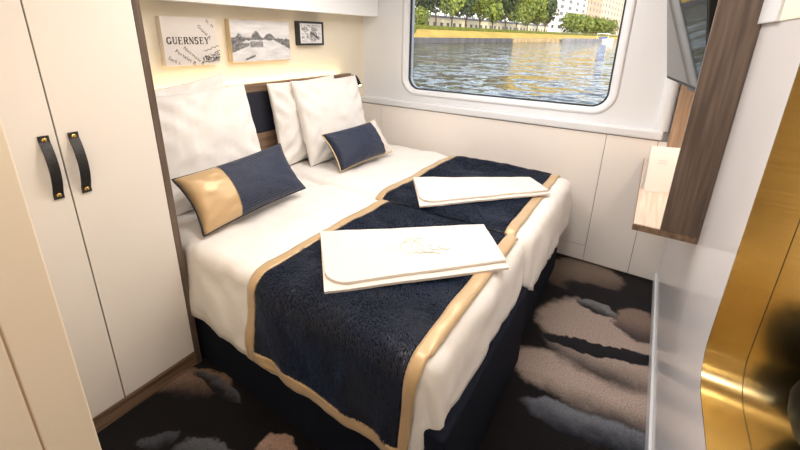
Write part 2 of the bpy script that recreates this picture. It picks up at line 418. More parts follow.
# ------------------------------------------------------------------ wardrobe
wd = thing('wardrobe', 'tall white two-door wardrobe with walnut edge and black strap handles', 'wardrobe', (XF-.3, .43, 0))
def wbox(name, *a, **k): return box(name, *a, wd, **k)
wbox('carcass', XH+.001, XF-.021, .152, .697, .07, ZC-.001, M['gap_dark'])
wbox('side_panel', XH+.001, XF+.001, .698, .722, 0, ZC-.001, M['walnut'])
wbox('plinth', XF-.30, XF-.004, .152, .698, 0, .060, M['walnut_y'])
wbox('plinth_ledge', XF-.10, XF+.001, .152, .698, .061, .076, M['walnut_y'], bevel=.002)
doors = []
for (a, b_, zc, yc) in ((.152, .4005, 1.080, .368), (.4045, .6965, 1.078, .4445)):
    d = wbox('door', XF-.02, XF, a, b_, .080, ZC-.004, M['door_white'], bevel=.0015)
    # leather strap: flat at both ends, bowed out in the middle
    bm = bmesh.new(); n = 22; hw = .0145; L_ = .212
    prev = None
    for i in range(n+1):
        u = i/n; z = zc + L_/2 - L_*u
        e = min(u, 1-u)/.5
        bow = .003 + 0.027*max(0, sin(pi*max(0, (u-.10)/.80)) if .10 < u < .90 else 0)**.8
        sl = 0.0
        ring = [bm.verts.new((XF+bow+dx - wd.location.x, yc+dy - wd.location.y, z)) for dx, dy in ((0,-hw), (.0035,-hw+.001), (.0035,hw-.001), (0,hw))]
        if prev:
            for k in range(4): bm.faces.new((prev[k], prev[(k+1) % 4], ring[(k+1) % 4], ring[k]))
        else: bm.faces.new(ring)
        prev = ring
    bm.faces.new(prev)
    hdl = from_bm('strap_handle', bm, M['black_leather'], d, smooth=False)
    for sgn in (1, -1):
        bm = bmesh.new(); bmesh.ops.create_uvsphere(bm, u_segments=14, v_segments=8, radius=.0075)
        for v in bm.verts: v.co = Vector((XF+.0065+v.co.x*.5 - wd.location.x, yc+v.co.y - wd.location.y, zc+sgn*(L_/2-.013)+v.co.z))
        from_bm('stud', bm, M['stud_brass'], d, smooth=True)

# ------------------------------------------------------------------ headboard
hb = thing('headboard', 'walnut framed headboard with a navy padded panel behind the beds', 'headboard', (-2.10, 1.6, 0))
bm = bmesh.new(); add_box(bm, -2.13, -2.08, .726, 2.505, 1.150, 1.200, .002)
add_box(bm, -2.13, -2.08, .726, 2.505, .60, .882, .002); add_box(bm, -2.13, -2.08, 2.47, 2.505, .882, 1.15)
for v in bm.verts: v.co -= Vector((-2.10, 1.6, 0))
from_bm('frame', bm, M['walnut_y'], hb)
o = box('padded_panel', -2.125, -2.076, .73, 2.47, .884, 1.149, M['headboard_navy'], hb, bevel=.008, seg=3)
led = tag(box('light_strip', -2.155, -2.138, .74, 2.44, 1.150, 1.158, M['led']), 'warm LED strip glowing on the wall behind the headboard', 'light strip')
# reading lamp at the headboard corner
rl = thing('reading_lamp', 'small black reading spot fixed to the headboard end by the window', 'reading lamp', (-2.075, 2.525, 1.155))
bm = tube_mesh([(0, -.012, .028), (.004, .022, .018)], .007, 8); from_bm('arm', bm, M['black'], rl, smooth=True)
bm = tube_mesh([(.004, .018, .024), (.012, .035, -.010), (.02, .052, -.048)], [.011, .016, .016], 12); from_bm('lamp_head', bm, M['black'], rl)
bm = tube_mesh([(.02, .052, -.048), (.0225, .0565, -.059)], [.0115, .010], 12); from_bm('lamp_tip', bm, M['lamp_tip'], rl)
# overhead locker above the pictures
oc = thing('overhead_locker', 'white overhead locker above the pictures on the headboard wall', 'cabinet', (-2.08, 1.7, 1.65))
box('body', XH+.001, -2.012, .724, YU-.002, 1.652, ZC-.002, M['locker_white'], oc, bevel=.002)
box('fascia', -2.011, -2.0, .724, YU-.051, 1.645, ZC-.002, M['locker_white'], oc, bevel=.002)

# ------------------------------------------------------------------ pictures
def print_grid(name, y0, y1, z0, z1, x, fn, parent, nx=84, nz=56):
    v, f = [], []
    for j in range(nz+1):
        for i in range(nx+1): v.append((x, y0+(y1-y0)*i/nx, z0+(z1-z0)*j/nz))
    for j in range(nz):
        for i in range(nx):
            a = j*(nx+1)+i; f.append((a, a+1, a+nx+2, a+nx+1))
    o = from_py(name, v, f, M['print'], parent)
    ca = o.data.color_attributes.new('ink', 'FLOAT_COLOR', 'POINT')
    k = 0
    for j in range(nz+1):
        for i in range(nx+1):
            g = fn(i/nx, j/nz); c = s2l((g*255, g*252, g*252)); ca.data[k].color = (*c, 1); k += 1
    return o
def picture(name, label, y0, y1, z0, z1, side, depth=.04):
    t = thing(name, label, 'picture', (XH+.001, (y0+y1)/2, z0))
    return t
# map canvas
p1 = thing('canvas_print', 'white canvas map print lettered GUERNSEY in dark serif capitals', 'picture', (XH, 1.24, 1.34))
CF = XH+.042
box('canvas', XH+.001, CF, 1.066, 1.369, 1.328, 1.578, [M['canvas']], p1, bevel=.003)
def flat_bm(polys, org, ex, ez, x):
    bm = bmesh.new()
    for poly in polys:
        try: bm.faces.new([bm.verts.new((x, org[0]+ex*p[0], org[1]+ez*p[1])) for p in poly])
        except Exception: pass
    return bm
def stroke(a, b_, w):
    dx, dy = b_[0]-a[0], b_[1]-a[1]; l = sqrt(dx*dx+dy*dy) or 1
    nx, ny = -dy/l*w/2, dx/l*w/2
    return [(a[0]+nx, a[1]+ny), (b_[0]+nx, b_[1]+ny), (b_[0]-nx, b_[1]-ny), (a[0]-nx, a[1]-ny)]
def arc(cx, cy, rx, ry, a0, a1, w0, w1, n=12):
    out = []
    for i in range(n):
        q0, q1 = radians(a0+(a1-a0)*i/n), radians(a0+(a1-a0)*(i+1)/n)
        def ww(q): return w0*abs(sin(q))+w1*abs(cos(q))
        out.append([(cx+(rx+ww(q0)/2)*cos(q0), cy+(ry+ww(q0)/2)*sin(q0)), (cx+(rx+ww(q1)/2)*cos(q1), cy+(ry+ww(q1)/2)*sin(q1)),
                    (cx+(rx-ww(q1)/2)*cos(q1), cy+(ry-ww(q1)/2)*sin(q1)), (cx+(rx-ww(q0)/2)*cos(q0), cy+(ry-ww(q0)/2)*sin(q0))])
    return out
TH, TN, SF = .22, .10, .08
def serif(x, y, w=.30): return stroke((x-w/2, y), (x+w/2, y), SF)
GL = {
 'G': arc(.42, .5, .33, .45, 45, 325, TN, TH) + [stroke((.70, .05), (.70, .42), TH), serif(.68, .42, .32), stroke((.70, .72), (.70, .98), SF)],
 'U': [stroke((.18, 1), (.18, .32), TH), stroke((.72, 1), (.72, .32), TN), serif(.18, .97, .34), serif(.72, .97, .28)] + arc(.45, .33, .27, .28, 180, 360, TN, TN*1.4),
 'E': [stroke((.2, 0), (.2, 1), TH), stroke((.05, .97), (.72, .97), SF), stroke((.05, .03), (.76, .03), SF), stroke((.2, .52), (.56, .52), SF), stroke((.71, 1), (.71, .74), SF), stroke((.75, 0), (.75, .28), SF), stroke((.55, .40), (.55, .64), SF)],
 'R': [stroke((.2, 0), (.2, 1), TH), serif(.2, .03, .34), stroke((.05, .97), (.48, .97), SF), stroke((.2, .50), (.5, .50), SF), stroke((.48, .5), (.76, .03), TH), serif(.78, .03, .26)] + arc(.46, .735, .22, .235, -90, 90, SF, TH),
 'N': [stroke((.16, 0), (.16, 1), TN), stroke((.78, 0), (.78, 1), TN), stroke((.14, 1), (.78, 0), TH), serif(.16, .03, .30), serif(.10, .97, .22), serif(.78, .97, .30)],
 'S': arc(.42, .74, .24, .24, 35, 270, TN, TH) + arc(.42, .26, .27, .24, -145, 90, TN, TH) + [stroke((.66, .72), (.66, 1), SF), stroke((.14, 0), (.14, .30), SF)],
 'Y': [stroke((.14, 1), (.46, .46), TH), stroke((.80, 1), (.46, .46), TN), stroke((.46, .48), (.46, 0), TH), serif(.46, .03, .34), serif(.14, .97, .32), serif(.80, .97, .28)],
}
polys = []
x = 0
for ch in 'GUERNSEY':
    polys += [[(p[0]+x, p[1]) for p in q] for q in GL[ch]]; x += .98
bm = flat_bm(polys, (1.084, 1.440), .236/7.8, .036, CF+.0012); from_bm('title_lettering', bm, M['ink'], p1).matrix_parent_inverse = Matrix.Translation(-p1.location)
def small_text(txt, y, z, size, ang, parent):
    cu = bpy.data.curves.new('map_lettering', 'FONT'); cu.body = txt; cu.size = size; cu.space_character = 1.1
    to = bpy.data.objects.new('map_lettering_source', cu); COL.objects.link(to)
    dg = bpy.context.evaluated_depsgraph_get(); me = bpy.data.meshes.new_from_object(to.evaluated_get(dg))
    bpy.data.objects.remove(to); bpy.data.curves.remove(cu)
    a = radians(ang)
    for v in me.vertices:
        px_, pz_ = v.co.x, v.co.y
        v.co = Vector((CF+.0012, y+px_*cos(a)-pz_*sin(a), z+px_*sin(a)+pz_*cos(a)))
    o = link('map_lettering', me, M['ink'], parent); o.matrix_parent_inverse = Matrix.Translation(-parent.location)
small_text('Noirmont B.', 1.165, 1.418, .025, -42, p1)
small_text('Portelet B.', 1.118, 1.402, .027, -36, p1)
small_text('Sark I.', 1.078, 1.366, .025, -30, p1)
small_text('Grand R.', 1.258, 1.532, .025, -46, p1)
small_text('St. M', 1.310, 1.562, .023, -46, p1)
# coastline scribbles and rocks of the map
lines = []
rnd = random.Random(3)
for k in range(62):
    cy_, cz_ = rnd.uniform(1.27, 1.375), rnd.uniform(1.345, 1.40)
    if cz_ > 1.345 + (cy_-1.22)*.42: continue
    pts = [(cy_, cz_)]
    for q in range(5): pts.append((min(1.378, pts[-1][0]+rnd.uniform(-.009, .011)), max(1.34, pts[-1][1]+rnd.uniform(-.007, .007))))
    for a, b_ in zip(pts, pts[1:]): lines.append(stroke(a, b_, .0022))
pts = [(1.28, 1.405), (1.297, 1.402), (1.305, 1.412), (1.322, 1.41), (1.334, 1.424), (1.352, 1.42), (1.362, 1.43), (1.378, 1.428)]
for a, b_ in zip(pts, pts[1:]): lines.append(stroke(a, b_, .003))
from_bm('coastline', flat_bm(lines, (0, 0), 1, 1, CF+.0011), M['ink'], p1).matrix_parent_inverse = Matrix.Translation(-p1.location)
# black and white coast photograph on canvas
p2 = thing('canvas_print', 'black and white canvas photo of a tree-lined shore and pale sand', 'picture', (XH, 1.70, 1.334))
box('canvas', XH+.001, CF, 1.457, 1.912, 1.330, 1.580, [M['canvas_side']], p2, bevel=.003)
def coast(u, v):
    g = .86 + .06*fbm(u*3, v*9, 1.0)
    if v > .9: g -= .10*(v-.9)*10*.6
    hz = .56 - .10*max(0, u-.55)
    trees = hz + .03 + .10*max(0, 1-abs(u-.12)/.06) + .17*max(0, 1-abs(u-.40)/.09)**.7 + .11*max(0, 1-abs(u-.63)/.10)**.7 + .03*fbm(u*22, 3.1)
    shore = .52 - .22*max(0, .22-u)/.22 - .24*max(0, u-.70)/.30 + .02*fbm(u*12, 7)
    if v < trees and v > shore: g = .47 + .20*fbm(u*18, v*18, 2)
    elif v <= shore:
        g = .86 + .08*fbm(u*5, v*12, 5)
        if u < .28 and v < .45 and v > .22 + .6*u: g = .50 + .15*fbm(u*20, v*20, 9)
        if abs(u-.40) < .11 and abs(v-.42) < .08: g = .55 + .2*fbm(u*25, v*25, 4)
        if abs(v - (.05+.55*(u-.20))) < .028 and .2 < u < .36: g = .45
    return max(.1, min(.93, g))
o = print_grid('printed_face', 1.460, 1.909, 1.333, 1.577, CF+.0008, coast, p2); o.matrix_parent_inverse = Matrix.Translation(-p2.location)
# small framed print
p3 = thing('framed_print', 'small black framed black and white drawing', 'picture', (XH, 2.14, 1.427))
fy0, fy1, fz0, fz1 = 2.000, 2.248, 1.424, 1.588
bm = bmesh.new()
for (a, b_, c, d) in ((fy0, fy1, fz0, fz0+.014), (fy0, fy1, fz1-.014, fz1), (fy0, fy0+.014, fz0+.014, fz1-.014), (fy1-.014, fy1, fz0+.014, fz1-.014)):
    add_box(bm, XH+.001, CF, a, b_, c, d, .0015)
for v in bm.verts: v.co -= p3.location
from_bm('frame', bm, M['frame_black'], p3)
def figure(u, v):
    g = .88 + .04*fbm(u*4, v*4)
    if .08 < u < .92 and .08 < v < .92:
        g = .88
        q = fbm(u*9, v*9, 3.3)
        if q > .12: g = .60 + .25*fbm(u*20, v*20, 1)
        if (u-.60)**2/.03+(v-.36)**2/.09 < 1: g = .72 if q > -.1 else .5
        if (u-.60)**2+(v-.70)**2*.6 < .008: g = .62
        if abs((v-.45) + .9*(u-.60)) < .05 and .45 < u < .82: g = .28
    return max(.12, min(.93, g))
o = print_grid('printed_face', fy0+.014, fy1-.014, fz0+.014, fz1-.014, CF-.006, figure, p3, 60, 44); o.matrix_parent_inverse = Matrix.Translation(-p3.location)

# ------------------------------------------------------------------ beds, duvets, runners
class Bed:
    def __init__(s, y0, y1, xf, top, side0, side1, foot, r=.065, flare0=.02):
        s.y0, s.y1, s.xf, s.top, s.side0, s.side1, s.foot, s.r = y0, y1, xf, top, side0, side1, foot, r
    def pt(s, a, t, off=0.0, wr=True):
        r = s.r; xi, ya, yb = s.xf-r, s.y0+r, s.y1-r
        ex = max(0, a-xi); e0 = max(0, ya-t); e1 = max(0, t-yb)
        ey = max(e0, e1); L = max(ex, ey)
        x, y = min(a, xi), min(max(t, ya), yb)
        z = s.top + off
        nrm = Vector((0, 0, 1))
        if L > 1e-9:
            d = Vector((ex, -e0 if e0 > e1 else e1, 0)); d.normalize()
            ph = min(L/r, pi/2); rest = max(0, L-r*pi/2)
            R = r+off
            bul = .026*sin(min(1, rest/.30)*pi/2)
            if a < XF-.03 and e0 > 0: bul = -.004
            x += d.x*(R*sin(ph)+bul); y += d.y*(R*sin(ph)+bul)
            z = s.top - r + R*cos(ph) - rest
            nrm = Vector((d.x*sin(ph), d.y*sin(ph), cos(ph)))
        p = Vector((x, y, z))
        if wr:
            w = .010*fbm(a*3.1, t*3.1, s.y0*5, 3) + .0035*fbm(a*11, t*7, s.y0*9, 3)
            if off == 0: w -= .007*(1-min(1, abs(fbm(a*2.4+3, t*4.2, s.y0*3, 2))*5))
            if a > -1.9:
                rest = max(0, L-r*pi/2)
                w += min(.006, rest*.04)*sin((a+t*.6)*28 + 3*fbm(a*2, t*2, 5))*(1 if ex < .01 else .7)
            p += nrm*w
        if a < XF-.03 and p.y < .726: p.y = .726
        return p, nrm
near_bed = Bed(.735, 1.65, -.345, .635, .36, .22, .22)
far_bed = Bed(1.61, 2.635, -.322, .640, .22, .22, .28)
def ext(B, drop): return drop - B.r + B.r*pi/2     # arc length beyond the inner edge for a vertical drop

def make_bed(B, label, by0, by1, xb, zt):
    t = thing('bed', label, 'bed', ((-2.07+xb)/2, (by0+by1)/2, 0), group='twin beds')
    bm = bmesh.new(); add_box(bm, -2.07, xb, by0, by1, 0.002, zt, .012, 3)
    for v in bm.verts: v.co -= t.location
    from_bm('bed_base', bm, M['base_navy'], t)
    bm = bmesh.new(); add_box(bm, -2.07, B.xf-.035, B.y0+.03, B.y1-.03, zt+.001, B.top-.016, .035, 4)
    for v in bm.verts: v.co -= t.location
    from_bm('mattress', bm, M['mattress'], t, smooth=False)
    return t
make_bed(near_bed, 'bed with navy upholstered base standing against the wardrobe side', .738, 1.597, -.303, .42)
make_bed(far_bed, 'bed with navy upholstered base on the window side', 1.665, 2.535, -.338, .42)

def make_duvet(B, label, hem0=None):
    x0 = -2.062; r = B.r
    E0, E1, EF = ext(B, B.side0), ext(B, B.side1), ext(B, B.foot)
    A = []; st = .022
    a = x0
    while a < B.xf-r: A.append(a); a += st
    A += [B.xf-r+EF*k/12 for k in range(13)]
    T = [B.y0+r-E0+E0*k/16 for k in range(16)]
    t = B.y0+r
    while t < B.y1-r: T.append(t); t += st
    T += [B.y1-r+E1*k/10 for k in range(11)]
    v, f = [], []
    nA = len(A)
    for t in T:
        for a in A:
            aa, tt = a, t
            # shorten the near drop towards the foot corner so the hem runs on smoothly
            ex = max(0, a-(B.xf-r)); e0 = max(0, B.y0+r-t)
            if e0 > 0 and ex > 0:
                k = atan2(e0/E0, ex/EF)/(pi/2); Lm = EF+(E0-EF)*k
                q = max(ex/EF, e0/E0)*Lm; m_ = max(ex, e0); aa = B.xf-r+ex*q/m_; tt = B.y0+r-e0*q/m_
            if a < XF-.03 and e0 > 0: tt = B.y0+r - min(e0, .20)
            v.append(B.pt(aa, tt)[0])
    for j in range(len(T)-1):
        for i in range(nA-1):
            q = j*nA+i; f.append((q, q+1, q+nA+1, q+nA))
    o = from_py('duvet', v, f, M['linen'], smooth=True)
    md = o.modifiers.new('thickness', 'SOLIDIFY'); md.thickness = .012; md.offset = -1
    tag(o, label, 'duvet', 'white duvets')
    return o
make_duvet(near_bed, 'white duvet on the bed beside the wardrobe')
make_duvet(far_bed, 'white duvet on the bed beside the window')

def make_runner(B, label, x0, x1, drop0, drop1, seed):
    root = thing('bed_runner', label, 'bed runner', ((x0+x1)/2, (B.y0+B.y1)/2, B.top), group='fur bed runners')
    r = B.r; t0 = B.y0+r-ext(B, drop0); t1 = B.y1-r+ext(B, drop1)
    bw = .047
    rel = Matrix.Translation(-root.location)
    def patch(a0, a1, b0, b1, off, na, nb, puff=0.0):
        v, f = [], []
        for j in range(nb+1):
            for i in range(na+1):
                u, w = i/na, j/nb
                p, n = B.pt(a0+(a1-a0)*u, b0+(b1-b0)*w, off)
                v.append(rel @ p)
        for j in range(nb):
            for i in range(na):
                q = j*(na+1)+i; f.append((q, q+1, q+na+2, q+na+1))
        return v, f
    v, f = patch(x0+.004, x1-.004, t0+.004, t1, .006, 36, 70)
    o = from_py('backing', v, f, M['fur_back'], root, smooth=True)
    # gold satin border: head side, foot side and near hem
    v, f = [], []
    def addp(a0, a1, b0, b1, na, nb):
        vv, ff = patch(a0, a1, b0, b1, .012, na, nb); k = len(v); v.extend(vv); f.extend([tuple(i+k for i in q) for q in ff])
    addp(x0, x0+bw, t0, t1, 4, 70); addp(x1-bw, x1, t0, t1, 4, 70); addp(x0+bw, x1-bw, t0, t0+bw, 36, 4)
    o = from_py('satin_border', v, f, M['satin_gold'], root, smooth=True)
    md = o.modifiers.new('thickness', 'SOLIDIFY'); md.thickness = .008; md.offset = -1
    # fur: short combed blades
    rnd = random.Random(seed); v, f = [], []
    n_bl = 80000
    for k in range(n_bl):
        a = rnd.uniform(x0+bw-.004, x1-bw-.008); t = rnd.uniform(t0+bw+.004, t1)
        p, n = B.pt(a, t, .008)
        p2, _ = B.pt(a+.004, t, .008); tx = (p2-p).normalized(); ty = n.cross(tx)
        ang = -1.3 + 1.1*fbm(a*2.6+seed, t*2.6, 1.7, 3) + rnd.gauss(0, .25)
        d = tx*cos(ang)+ty*sin(ang)
        ln = rnd.uniform(.010, .018); up = .42 + .22*fbm(a*5, t*5, seed, 2) + rnd.uniform(-.10, .10)
        s = (ty*cos(ang)-tx*sin(ang))*rnd.uniform(.0007, .0013)
        b0 = rel @ p; mid = b0 + d*ln*.45 + n*ln*max(.2, up)*.6; tip = b0 + d*ln + n*ln*max(.15, up)*.75
        i = len(v); v += [b0-s, b0+s, mid+s*.8, mid-s*.8, tip]; f += [(i, i+1, i+2, i+3), (i+3, i+2, i+4)]
    o = from_py('fur_pile', v, f, M['fur'], root, smooth=True); o['kind'] = 'stuff'
    return root
make_runner(near_bed, 'dark navy fur runner with gold satin border on the bed beside the wardrobe', -1.135, -.385, .345, .06, 11)
make_runner(far_bed, 'navy fur runner with gold satin border on the bed beside the window', -1.185, -.405, .06, .05, 23)

# ------------------------------------------------------------------ pillows and cushions
def pillow_pt(w, h, t, u, v, side, pinch=.07, seed=0, wr=.006, pw=.42):
    x = w/2*u*(1-pinch*(1-v*v)); y = h/2*v*(1-pinch*(1-u*u))
    k = max(0, (1-u*u)*(1-v*v))
    z = side*t/2*k**pw
    z += wr*fbm(u*2.2+seed, v*2.2, side*3, 3)*min(1, k*4) + wr*.7*fbm(u*6+seed, v*4, 9+side, 3)*min(1, k*3)
    # creases running in from the corners
    q = min(1, k*6)*(1-k)
    z += side*wr*.9*q*sin(14*(abs(u)-abs(v))+seed*2)
    return Vector((x, y, z))
def pillow_mesh(w, h, t, n=34, u0=-1, u1=1, infl=0.0, **kw):
    v, f, idx = [], [], {}
    nu = max(4, int(n*(u1-u0)/2))
    for s in (1, -1):
        for j in range(n+1):
            for i in range(nu+1):
                u = u0+(u1-u0)*i/nu; q = -1+2*j/n
                u_ = sin(u*pi/2) if u0 == -1 and u1 == 1 else u; q_ = sin(q*pi/2)
                edge = abs(q_) > .9999 or abs(u_) > .9999
                if edge and s == -1: idx[(s, i, j)] = idx[(1, i, j)]; continue
                idx[(s, i, j)] = len(v); p = pillow_pt(w, h, t, u_, q_, s, **kw)
                p.z += s*infl; v.append(p)
    for s in (1, -1):
        for j in range(n):
            for i in range(nu):
                q = (idx[(s,i,j)], idx[(s,i+1,j)], idx[(s,i+1,j+1)], idx[(s,i,j+1)])
                f.append(q if s == 1 else q[::-1])
    return v, f
def frame_mat(center, ax, ay):
    ax = Vector(ax).normalized(); ay = Vector(ay); ay = (ay-ax*ay.dot(ax)).normalized(); az = ax.cross(ay)
    m_ = Matrix.Identity(4)
    for i in range(3): m_[i][0], m_[i][1], m_[i][2], m_[i][3] = ax[i], ay[i], az[i], center[i]
    return m_
def pillow(label, center, ax, ay, w, h, t, seed):
    v, f = pillow_mesh(w, h, t, seed=seed, wr=.015, pinch=.045, pw=.36)
    o = from_py('pillow', v, f, M['linen'], smooth=True)
    o.matrix_world = frame_mat(center, ax, ay)
    tag(o, label, 'pillow', 'white bed pillows')
    return o
pillow('large white pillow leaning in front on the bed beside the wardrobe', (-1.915, 1.075, .925), (.02, 1, .03), (-.25, 0, 1), .68, .60, .17, 1)
pillow('white pillow behind the front pillow beside the wardrobe, only its corner showing', (-2.025, 1.055, .972), (0, 1, .12), (-.05, 0, 1), .60, .56, .09, 2)
pillow('large white pillow leaning in front on the bed by the window', (-1.895, 2.08, .925), (.03, 1, -.01), (-.28, 0, 1), .64, .58, .16, 3)
pillow('white pillow behind the front pillow on the window side bed', (-1.995, 1.925, .93), (.0, 1, .02), (-.12, 0, 1), .62, .56, .11, 4)

def cushion(label, center, ax, ay, w, h, t, split, gold_first, sat, seed, pip):
    root = thing('bolster_cushion', label, 'cushion', center, group='navy bolster cushions')
    root.matrix_world = frame_mat(center, ax, ay)
    kw = dict(seed=seed, wr=.003, pinch=.08, pw=.40)
    def part(name, u0, u1, mt, infl):
        v, f = pillow_mesh(w, h, t, 34, u0, u1, infl, **kw); return from_py(name, v, f, mt, root, smooth=True)
    if gold_first: part('satin_end', -1, split+.03, sat, 0); part('knit_cover', split, 1, M['knit'], .003)
    else: part('knit_cover', -1, split, M['knit'], .003); part('satin_end', split-.03, 1, sat, 0)
    pts = []
    N = 24
    for (fa) in (lambda s: (-1+2*s, -1), lambda s: (1, -1+2*s), lambda s: (1-2*s, 1), lambda s: (-1, 1-2*s)):
        for k in range(N): u, q = fa(k/N); pts.append(pillow_pt(w, h, t, u, q, 1, **kw))
    from_bm('piping', tube_mesh(pts, .005, 8, True), pip, root, smooth=True)
    return root
cushion('navy knit cushion with a wide gold satin end by the wardrobe', (-1.60, 1.095, .783), (.01, .62, .035), (-.60, -.06, .80), .60, .285, .15, -.36, True, M['satin_gold'], 3, M['piping_dark'])
cushion('navy knit cushion with a pale satin end near the window', (-1.635, 2.04, .778), (.05, .53, .02), (-.60, .02, .80), .52, .27, .145, .66, False, M['satin_pale'], 6, M['piping_gold'])

# ------------------------------------------------------------------ folded towels
def towel(label, corners, z0, th, seed, crest):
    c = [Vector((p[0], p[1], 0)) for p in corners]     # TL, TR, BR, BL seen from above
    ctr = sum(c, Vector())/4; ctr.z = z0
    root = thing('folded_towel', label, 'towel', ctr, group='folded white towels')
    def slab(name, q, za, zb, rnd_c, n=26, m_=16, amp=.003):
        v, f = [], []
        def P(u, w): return (q[0]*(1-u)*(1-w)+q[1]*u*(1-w)+q[2]*u*w+q[3]*(1-u)*w)
        # round the corner BL by pulling u,w
        def wr(u, w):
            p = P(u, w)
            d = max(0, (w-1+rnd_c*1.0)/rnd_c if rnd_c else 0)
            if rnd_c:
                du = max(0, 1-u/(rnd_c*.55)); dw = max(0, (w-(1-rnd_c))/rnd_c)
                if du > 0 and dw > 0:
                    l = max(du, dw); h_ = sqrt(du*du+dw*dw); k = l/h_
                    p = P(rnd_c*.55*(1-du*k), 1-rnd_c+rnd_c*dw*k)
            return p
        for s in (1, 0):
            for j in range(m_+1):
                for i in range(n+1):
                    u, w = i/n, j/m_
                    p = wr(u, w)-Vector((ctr.x, ctr.y, 0))
                    e = min(u, 1-u)*n, min(w, 1-w)*m_
                    ed = min(1, min(e)/1.0)
                    mid = (za+zb)/2
                    hgt = (zb-mid)*(.8+.2*ed)
                    nz_ = amp*fbm((u+seed)*4, w*3, seed)
                    v.append(Vector((p.x, p.y, mid+(hgt if s else -hgt)+nz_)))
        st = (n+1)*(m_+1)
        for j in range(m_):
            for i in range(n):
                a = j*(n+1)+i; f.append((a, a+1, a+n+2, a+n+1)); f.append((st+a, st+a+n+1, st+a+n+2, st+a+1))
        bnd = [i for i in range(n)] + [j*(n+1)+n for j in range(m_)] + [m_*(n+1)+i for i in range(n, 0, -1)] + [j*(n+1) for j in range(m_, 0, -1)]
        for a, b_ in zip(bnd, bnd[1:]+bnd[:1]): f.append((a, b_, st+b_, st+a))
        bm = bmesh.new(); me = bpy.data.meshes.new('t'); me.from_pydata(v, [], f); bm.from_mesh(me); bpy.data.meshes.remove(me)
        o = from_bm(name, bm, M['towel'], root, smooth=True); sp = o.modifiers.new('edges', 'EDGE_SPLIT'); sp.split_angle = radians(50)
        return o
    slab('lower_fold', c, 0, th*.5, 0)
    up = [c[0], c[1]*1.0, c[2]+(c[1]-c[2])*.10, c[3]+(c[0]-c[3])*.05+(c[2]-c[3])*.012]
    slab('upper_fold', up, th*.5+.001, th, .22)
    if crest:
        bm = bmesh.new(); ex = (c[1]-c[0]).normalized(); ey = (c[3]-c[0]).normalized()
        o0 = c[0]+(c[1]-c[0])*.52+(c[3]-c[0])*.42-Vector((ctr.x, ctr.y, 0))
        def arcs(cx, cy, rx, ry, a0, a1):
            pts = []
            for k in range(13):
                q = radians(a0+(a1-a0)*k/12); p = o0+ex*(cx+rx*cos(q))+ey*(cy+ry*sin(q)); p.z = th+.0005; pts.append(p)
            tube_mesh(pts, .0017, 6, False, bm)
        for s in (-1, 1):
            arcs(s*.035, 0, .035, .045, 60, 300); arcs(s*.075, .01, .03, .02, 0, 250); arcs(s*.02, -.05, .02, .02, 150, 390); arcs(s*.11, .0, .025, .03, 30, 200)
        arcs(0, 0, .022, .05, 0, 360); arcs(0, .065, .08, .02, 200, 340)
        from_bm('embroidery', bm, M['thread'], root, smooth=True)
    return root
k_ = .968
def shr(p): return (p[0]*k_, p[1]*k_)
towel('folded white embroidered towel on the runner of the bed beside the wardrobe', [shr(p) for p in ((-1.141,1.132), (-.555,1.635), (-.345,1.366), (-.836,.835))], .650, .026, 2.0, True)
towel('folded white towel on the runner of the bed beside the window', [shr(p) for p in ((-1.158,1.985), (-.553,2.428), (-.386,2.255), (-.919,1.655))], .656, .024, 5.0, False)

# ------------------------------------------------------------------ desk shelf unit, card, TV
ws = thing('wall_shelf', 'walnut wall shelf with tall side panel on the right wall', 'shelf', (.2, 2.1, .79))
box('shelf_board', .030, XR-.001, 1.660, 2.716, .790, .815, M['walnut_y'], ws, bevel=.0015)
box('shelf_surface', .033, XR-.002, 1.664, 2.71, .8152, .8165, mat('pale_shelf_top', (206,186,170), .3, rgb2=(184,162,146), noise_scale=5, stretch=(14,.7,14)), ws)
box('side_panel', .119, XR-.001, 1.660, 1.684, .8168, ZC-.002, M['walnut'], ws, bevel=.001)
box('end_panel', .126, XR-.015, 2.700, 2.716, .8168, ZC-.002, M['walnut_pale'], ws)
box('back_panel', XR-.014, XR-.001, 1.685, 2.699, .8168, ZC-.002, M['walnut_pale'], ws)
box('light_strip', .196, XR-.015, 1.69, 2.32, 1.29, 1.30, M['led'], ws)
# folded card standing on the shelf
cd = thing('menu_card', 'white folded card standing on the walnut shelf', 'card', (.095, 2.12, .8165), radians(20))
bm = bmesh.new()
def leaf(bm, pts, th):
    A = [bm.verts.new(p) for p in pts]; bm.faces.new(A)
    B = [bm.verts.new((p[0], p[1]+th, p[2])) for p in pts]; bm.faces.new(B[::-1])
    for i in range(4): bm.faces.new((A[i], A[(i+1) % 4], B[(i+1) % 4], B[i]))
leaf(bm, [(-.055, -.02, 0), (.062, -.02, 0), (.062, .0, .215), (-.055, .0, .215)], .0012)
from_bm('front_leaf', bm, M['card'], cd)
bm = bmesh.new(); leaf(bm, [(-.055, .024, 0), (.062, .024, 0), (.062, .0015, .215), (-.055, .0015, .215)], .0012)
from_bm('rear_leaf', bm, M['card'], cd)
bm = bmesh.new()
for (a, b_, c) in ((-.02, .02, .15), (-.012, .012, .143), (-.018, .018, .136)): add_box(bm, a, b_, -.0068, -.0052, c, c+.003)
for v in bm.verts: v.co.y = -.0215+ .02*v.co.z/.215 + (.0002 if v.co.y > -.006 else 0)
for v in list(bm.verts): pass
from_bm('printed_mark', bm, mat('pale_print', (222,222,224), .6, noise_amt=.02), cd)
# television on a swivel mount
TZ0, TZ1 = 1.318, 1.73
ta = radians(9.4)
tv_tilt = radians(-11)
tv = thing('television', 'flat black television on the right wall above the walnut shelf', 'television', (.045, 2.40, TZ0), ta); tv.rotation_euler = (0, tv_tilt, ta)
